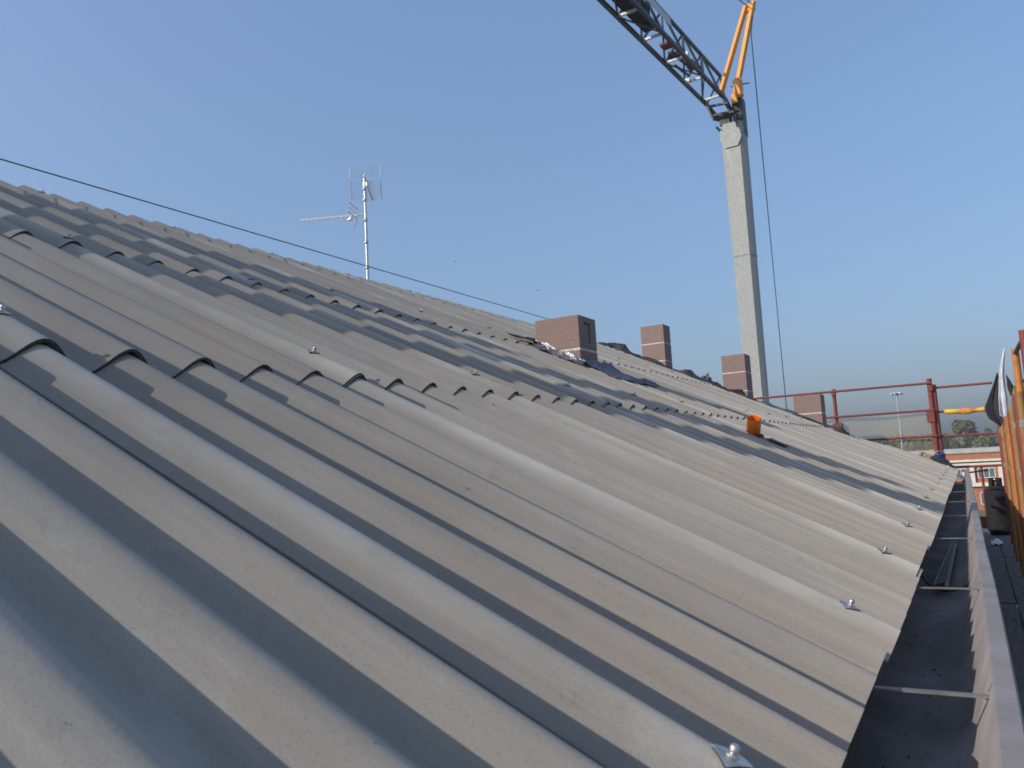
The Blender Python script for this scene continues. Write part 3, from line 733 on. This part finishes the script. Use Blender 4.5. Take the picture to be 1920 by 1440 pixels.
cloth('black_cloth', [(.485, 1.06), (.33, .70), (.355, .60), (.46, .50), (.50, .60), (.505, .9)], 8.86, M['blackcloth'], 'black cloth hanging in a point beside the white one', 'cloth', .015, 3)
cloth('white_cloth', [(.562, 1.29), (.505, 1.10), (.465, .80), (.455, .58), (.53, .575), (.545, .80), (.535, 1.0), (.562, 1.2), (.575, 1.29)], 8.78, M['whitecloth'], 'white cloth draped over an orange scaffold standard', 'cloth', .02, 5)
cloth('dark_rag', [(.555, 1.02), (.575, .98), (.615, .88), (.60, .79), (.57, .80), (.55, .9)], 8.74, M['blackcloth'], 'small dark rag tied on the standard above the olive cloth', 'rag', .012, 6)
cloth('olive_cloth', [(.53, .80), (.505, .66), (.49, .54), (.52, .49), (.54, .57), (.555, .40), (.60, .36), (.66, .40), (.67, .88), (.58, .87)], 7.2, M['olivecloth'], 'mustard olive cloth hung over the nearest scaffold bars', 'cloth', .03, 8)

# ------------------------------------------------------------------ gas cylinder on the walkway
t = thing('gas_cylinder', (.42, 12.6, -.97), 'black gas cylinder standing on the scaffold walkway beyond the gutter', 'gas cylinder')
c0 = (.42, 12.6, -.97)
b = MB(); b.lathe(c0, (0, 0, 1), [(.0, .02), (.13, .02), (.155, .06), (.158, .12), (.158, .56), (.150, .62), (.11, .67), (.05, .69), (.0, .69)], 24); b.build('body', M['black'], t)
b = MB(); b.lathe(c0, (0, 0, 1), [(.125, 0), (.132, 0), (.132, .05), (.125, .05), (.125, 0)], 24); b.build('foot_ring', M['black'], t)
b = MB(); n = 24; vs = []; fs = []
for k in range(n):
    if k in (1, 2, 3, 16, 17, 18, 19): continue
    a0, a1 = 2 * pi * k / n, 2 * pi * (k + 1) / n
    q = [(c0[0] + r * cos(a), c0[1] + r * sin(a), c0[2] + z) for z in (.65, .80) for a, r in ((a0, .085), (a1, .085), (a1, .079), (a0, .079))]
    b.hexa(q)
b.build('collar', M['black'], t)
b = MB(); b.lathe((c0[0], c0[1], c0[2] + .69), (0, 0, 1), [(.02, 0), (.02, .04), (.012, .05), (.012, .07), (.024, .075), (.024, .095), (0, .1)], 12); b.build('valve', M['brass'], t)

# ------------------------------------------------------------------ clutter at the far corner of the roof
def ladderish():
    t = thing('timber_offcuts', (-.3, 11.35, .12), 'pale timber offcuts nailed into a frame at the far roof corner', 'timber')
    for a, c in (((-.45, 11.36, .22), (-.16, 11.36, .13)), ((-.40, 11.42, .245), (-.10, 11.42, .11)), ((-.44, 11.33, .22), (-.41, 11.46, .25)), ((-.2, 11.36, .16), (-.05, 11.5, .03))):
        b = MB(); b.bar(a, c, .035, .025); b.build('batten', M['wood'], t, a)
ladderish()
t = thing('bucket', (-.20, 11.36, .14), 'blue plastic bucket standing at the far roof corner', 'bucket')
b = MB(); b.lathe((-.20, 11.36, .09), (0, 0, 1), [(0, 0), (.052, 0), (.056, .02), (.066, .125), (.070, .127), (.070, .135), (.064, .135), (.052, .01), (0, .01)], 20); b.build('body', M['blue'], t)
b = MB(); b.tube([(-.20 + .07 * cos(a), 11.33, .215 + .05 * sin(a)) for a in [pi * i / 10 for i in range(11)]], .003, 6); b.build('handle', M['galv'], t)
o = crumple('black_sack', lambda u, v: rp(lerp(.36, .10, u), 11.18 + .22 * v, .01 + .07 * sin(pi * v) * (.4 + .6 * sin(pi * min(1, u * 1.1)))), 12, 10, M['blackcloth'], None, .012, 21, rp(.25, 11.3, 0))
tag(o, 'slumped black sack in front of the blue bucket at the roof corner', 'sack')
o = crumple('plastic_bag', lambda u, v: (.01 + .075 * u, 10.9 + .35 * v, -.13 + .08 * sin(pi * u) * sin(pi * v) + .03), 8, 8, M['whiteplastic'], None, .012, 22, (.04, 11.05, -.13))
tag(o, 'crumpled white plastic bag lying in the far end of the gutter', 'bag')
b = MB()
b.box((-.075, 11.75, .0), (.06, .05, .10)); tag(b.build('blue_rag', M['blue'], None, (-.075, 11.75, 0)), 'blue rag stuffed under the last sheet at the gutter end', 'rag')
b = MB(); b.lathe((.10, 11.9, -.06), (1, 0, .1), [(0, 0), (.012, 0), (.012, .25), (0, .25)], 10); b.box((.02, 11.95, .03), (.22, .03, .02)); tag(b.build('black_offcut', M['black'], None, (.05, 11.9, 0)), 'black bar lying across the closed end of the gutter', 'offcut')
o = crumple('paper_scrap', lambda u, v: (.27 + .13 * u, 11.2 + .3 * v, -.955 + .05 * sin(pi * u) * sin(pi * v)), 6, 6, M['whiteplastic'], None, .015, 25, (.33, 11.3, -.97))
tag(o, 'crumpled white paper on the walkway in front of the gas cylinder', 'paper')
# toothed eave filler strip and a loop of cable lying in the gutter
t = thing('comb_strip', (.04, 2.9, -.14), 'toothed metal strip lying lengthwise in the gutter', 'metal strip')
b = MB(); a, c = V(.005, 2.30, -.128), V(.035, 3.75, -.14)
b.bar(a, c, .005, .020); b.bar(a + V(.036, 0, -.004), c + V(.016, 0, -.002), .010, .016); b.build('rail', M['strap'], t)
for i in range(30):
    u = (i + .5) / 30; q = a.lerp(c, u); q2 = (a + V(.036, 0, 0)).lerp(c + V(.016, 0, 0), min(1, u + .05))
    b = MB(); b.bar(q + V(0, 0, .006), q2 + V(0, 0, .004), .012, .003); b.build('tooth', M['darksteel'], t)
b = MB(); pts = []
for i in range(26):
    a_ = pi * (.02 + .96 * i / 25); pts.append((.045 - .095 * cos(a_), 2.62 - .36 * sin(a_), -.10 - .035 * sin(a_)))
b.tube(pts, .0035, 6); tag(b.build('cable_loop', M['black'], None, (.04, 2.5, -.13)), 'loop of thin black cable lying in the gutter round the toothed strip', 'cable')
b = MB(); pts = [(.30 + .18 * i / 20, 3.55 + .12 * sin(i * .9) + .01 * i, -.968 + .004 * sin(i)) for i in range(21)]
b.tube(pts, .006, 6); tag(b.build('hose', M['black'], None, (.4, 3.6, -.97)), 'black cable coiled on the walkway boards beside the gutter', 'cable')

# ------------------------------------------------------------------ far building
FB = thing('far_building', (-4, 127, -9), 'orange brick building with white bands beyond the far guard rail', 'building')
x0, x1, yb = -46, 30, 127.
def slab(name, z0, z1, proud, m, xa=x0, xb=x1):
    b = MB(); b.box(((xa + xb) / 2, yb + 8 - proud / 2, (z0 + z1) / 2), (xb - xa + 2 * proud, 16 + proud, z1 - z0)); return b.build(name, m, FB, ((xa + xb) / 2, yb + 8, z0))
slab('roof', -1.15, -.55, .5, M['parapet']); slab('fascia', -2.05, -1.16, .3, M['brick'])
slab('band', -2.35, -2.06, .45, M['band']); slab('band', -2.85, -2.55, .3, M['band']); slab('band', -5.75, -5.25, .4, M['band']); slab('recess', -2.55, -2.35, .1, M['dark'])
slab('wall', -5.25, -2.85, 0, M['brick']); slab('wall', -9, -5.75, 0, M['brick'])
k = 0
x = -43.6
while x < 29:
    b = MB(); b.box((x, yb - .12, -4.05), (.55, .5, 2.39)); b.build('pilaster', M['band'], FB, (x, yb, -5.2))
    for z0, z1 in ((-4.6, -3.3), (-8.2, -6.6)):
        b = MB(); xc = x + 1.68; wd, t_ = 2.0, .10
        b.box((xc, yb - .03, z1), (wd, .12, t_)); b.box((xc, yb - .03, z0), (wd, .16, t_))
        for dx in (-wd / 2, -wd / 6, wd / 6, wd / 2): b.box((xc + dx, yb - .03, (z0 + z1) / 2), (t_, .11, z1 - z0 - t_ - .004))
        wn = b.build('window', M['frame'], FB, (xc, yb, z0))
        b = MB(); b.box((xc, yb - .005, (z0 + z1) / 2), (wd, .03, z1 - z0)); b.build('pane', M['glass'], wn)
    x += 3.36

# ------------------------------------------------------------------ trees beyond
def tree(x, y, h, rx, label, mi, seed, base=-9, n=1500, cols=1.0, leaf=.55):
    rnd = random.Random(seed)
    t = thing('tree', (x, y, base), label, 'tree', 'trees beyond the far building')
    b = MB(); zb = base
    b.tube([(x, y, zb), (x + .1, y, zb + h * .3), (x - .1, y + .1, zb + h * .62)], [h * .022, h * .016, h * .006], 8)
    for k in range(5):
        a = rnd.uniform(0, 6.28); z = zb + h * rnd.uniform(.3, .5)
        b.tube([(x, y, z), (x + rx * .5 * cos(a), y + rx * .5 * sin(a), z + h * .16)], [h * .009, h * .003], 6)
    b.build('trunk', M['bark'], t)
    # crown: leaf clumps gathered round several lobes
    lob = []
    for k in range(11):
        u = rnd.uniform(.25, .93); a = rnd.uniform(0, 6.28); rr_ = rx * sqrt(max(0, 1 - ((u - .55) / .47) ** 2)) * rnd.uniform(.25, .75)
        lob.append((x + rr_ * cos(a), y + rr_ * sin(a), zb + h * u, rx * rnd.uniform(.32, .52)))
    c = MB()
    for i in range(n):
        lx, ly, lz, lr = lob[rnd.randrange(len(lob))]
        d = Vector((rnd.gauss(0, 1), rnd.gauss(0, 1), rnd.gauss(0, 1))).normalized() * lr * rnd.uniform(.45, 1.08) ** .6
        q = Vector((lx, ly, lz)) + Vector((d.x, d.y, d.z * .95)); s = leaf * rnd.uniform(.5, 1.2)
        nrm = (d.normalized() + Vector((rnd.gauss(0, .5), rnd.gauss(0, .5), rnd.gauss(0, .5)))).normalized()
        e = nrm.orthogonal().normalized(); e2 = nrm.cross(e); a = rnd.uniform(0, 6.28); e, e2 = e * cos(a) + e2 * sin(a), -e * sin(a) + e2 * cos(a)
        c.add([q - e * s, q - e2 * s * .6, q + e * s, q + e2 * s * .6], [(0, 1, 2, 3)], 0 if rnd.random() < .6 else 1)
    o = c.build('crown', [LEAF[mi], LEAF[(mi + 1) % 3]], t, (x, y, zb + h * .5)); o['kind'] = 'thing' if False else o.get('kind', 'thing')
    if 'kind' in o: del o['kind']
TY = 275
tree(-.3, TY, 16.2, 4.4, 'large round olive tree rising above the treeline under the tape', 0, 1, n=2600)
tree(-5.4, TY - 3, 14.6, 1.7, 'narrow upright tree just right of the red double post', 1, 2, n=1200)
tree(6.3, TY + 2, 12.9, 2.6, 'small rounded tree beside the orange scaffold standards', 0, 3, n=1400)
rnd = random.Random(12)
LOW = [(-23, 'low tree just showing over the roof edge, leftmost of the treeline'), (-19.2, 'low hazy tree directly left of the floodlight mast'), (-15.3, 'low hazy tree directly right of the floodlight mast'),
       (-11.8, 'low hazy tree midway between the floodlight mast and the red double post'), (-8.2, 'low hazy tree partly hidden by the red double post'), (-2.9, 'low bushy tree between the narrow upright tree and the large round tree'),
       (3.3, 'low bushy tree between the large round tree and the small rounded tree'), (9.6, 'low bushy tree partly hidden by the leftmost scaffold standard')]
for i, (x, lb) in enumerate(LOW):
    h = 11.4 + rnd.uniform(-.8, .9) + (.9 if -20 < x < -7 else 0)
    tree(x, TY - 12 + rnd.uniform(-5, 5), h, 3.5, lb, i % 3, 30 + i, n=1500)

# ------------------------------------------------------------------ floodlight mast
t = thing('floodlight_mast', (-10.8, 165, -9), 'tall thin floodlight mast seen between the rails', 'light mast')
b = MB(); b.tube([(-10.8, 165, -9), (-10.8, 165, 10.2)], [.22, .11], 10); b.build('pole', M['galv'], t)
b = MB(); b.lathe((-10.8, 165, 10.2), (0, 0, 1), [(0, -.1), (.95, -.08), (.95, .06), (0, .1)], 12); b.build('head_frame', M['galv'], t)
for k in range(6):
    a = k * pi / 3 + .3; b = MB(); q = V(-10.8 + .95 * cos(a), 165 + .95 * sin(a), 10.15)
    b.box(q, (.55, .5, .42), 0, Matrix.Rotation(a, 3, 'Z') @ Matrix.Rotation(.5, 3, 'Y'), .05); b.build('floodlight', M['alu'], t, q)

# ------------------------------------------------------------------ two distant birds
for (x, y, z), lab in (((-31.9, 48.5, 16.0), 'tiny dark bird high above the ridge'), ((-24.5, 47.3, 12.4), 'tiny dark bird flying lower, above the nearest chimney')):
    b = MB(); b.lathe((x - .10, y, z), (1, 0, .15), [(0, 0), (.03, .05), (.045, .11), (.03, .18), (.012, .22), (0, .24)], 8)
    for s in (-1, 1):
        b.add([(x - .04, y + s * .02, z + .03), (x + .05, y + s * .02, z + .03), (x + .02, y + s * .16, z + .10), (x - .05, y + s * .30, z + .05), (x - .07, y + s * .14, z + .08)], [(0, 1, 2, 4), (4, 2, 3)])
    b.add([(x - .1, y - .015, z), (x - .1, y + .015, z), (x - .2, y + .04, z - .005), (x - .2, y - .04, z - .005)], [(0, 1, 2, 3)])
    b.v = [(x + (p[0] - x) * .55, y + (p[1] - y) * .55, z + (p[2] - z) * .55) for p in b.v]
    tag(b.build('bird', M['black'], None, (x, y, z)), lab, 'bird', 'birds in the sky')

# ------------------------------------------------------------------ three tall flues on the ridge behind the camera, whose shade falls down the roof
for x, wd, zt in ((-5.42, .34, 3.62), (-4.55, .27, 3.62), (-3.75, .28, 4.0)):
    chimney(x + wd / 2, -.3 - wd / 2, 1.0, zt, wd, wd, [1.6, 2.2, 2.8, 3.3], 'tall slim flue behind the camera')

# ------------------------------------------------------------------ smog that greys the far things
hz = bpy.data.materials.new('smog'); hz.use_nodes = True; n = hz.node_tree; n.nodes.clear()
pv = n.nodes.new('ShaderNodeVolumePrincipled'); pv.inputs['Color'].default_value = (.80, .84, .88, 1); pv.inputs['Density'].default_value = .0005; pv.inputs['Anisotropy'].default_value = .1
on = n.nodes.new('ShaderNodeOutputMaterial'); n.links.new(pv.outputs[0], on.inputs['Volume'])
b = MB(); b.hexa([(-340, -90, -10), (340, -90, -10), (340, 420, -10), (-340, 420, -10), (-340, -90, 26), (340, -90, 26), (340, 420, 26), (-340, 420, 26)])
tag(b.build('haze', hz), kind='stuff')
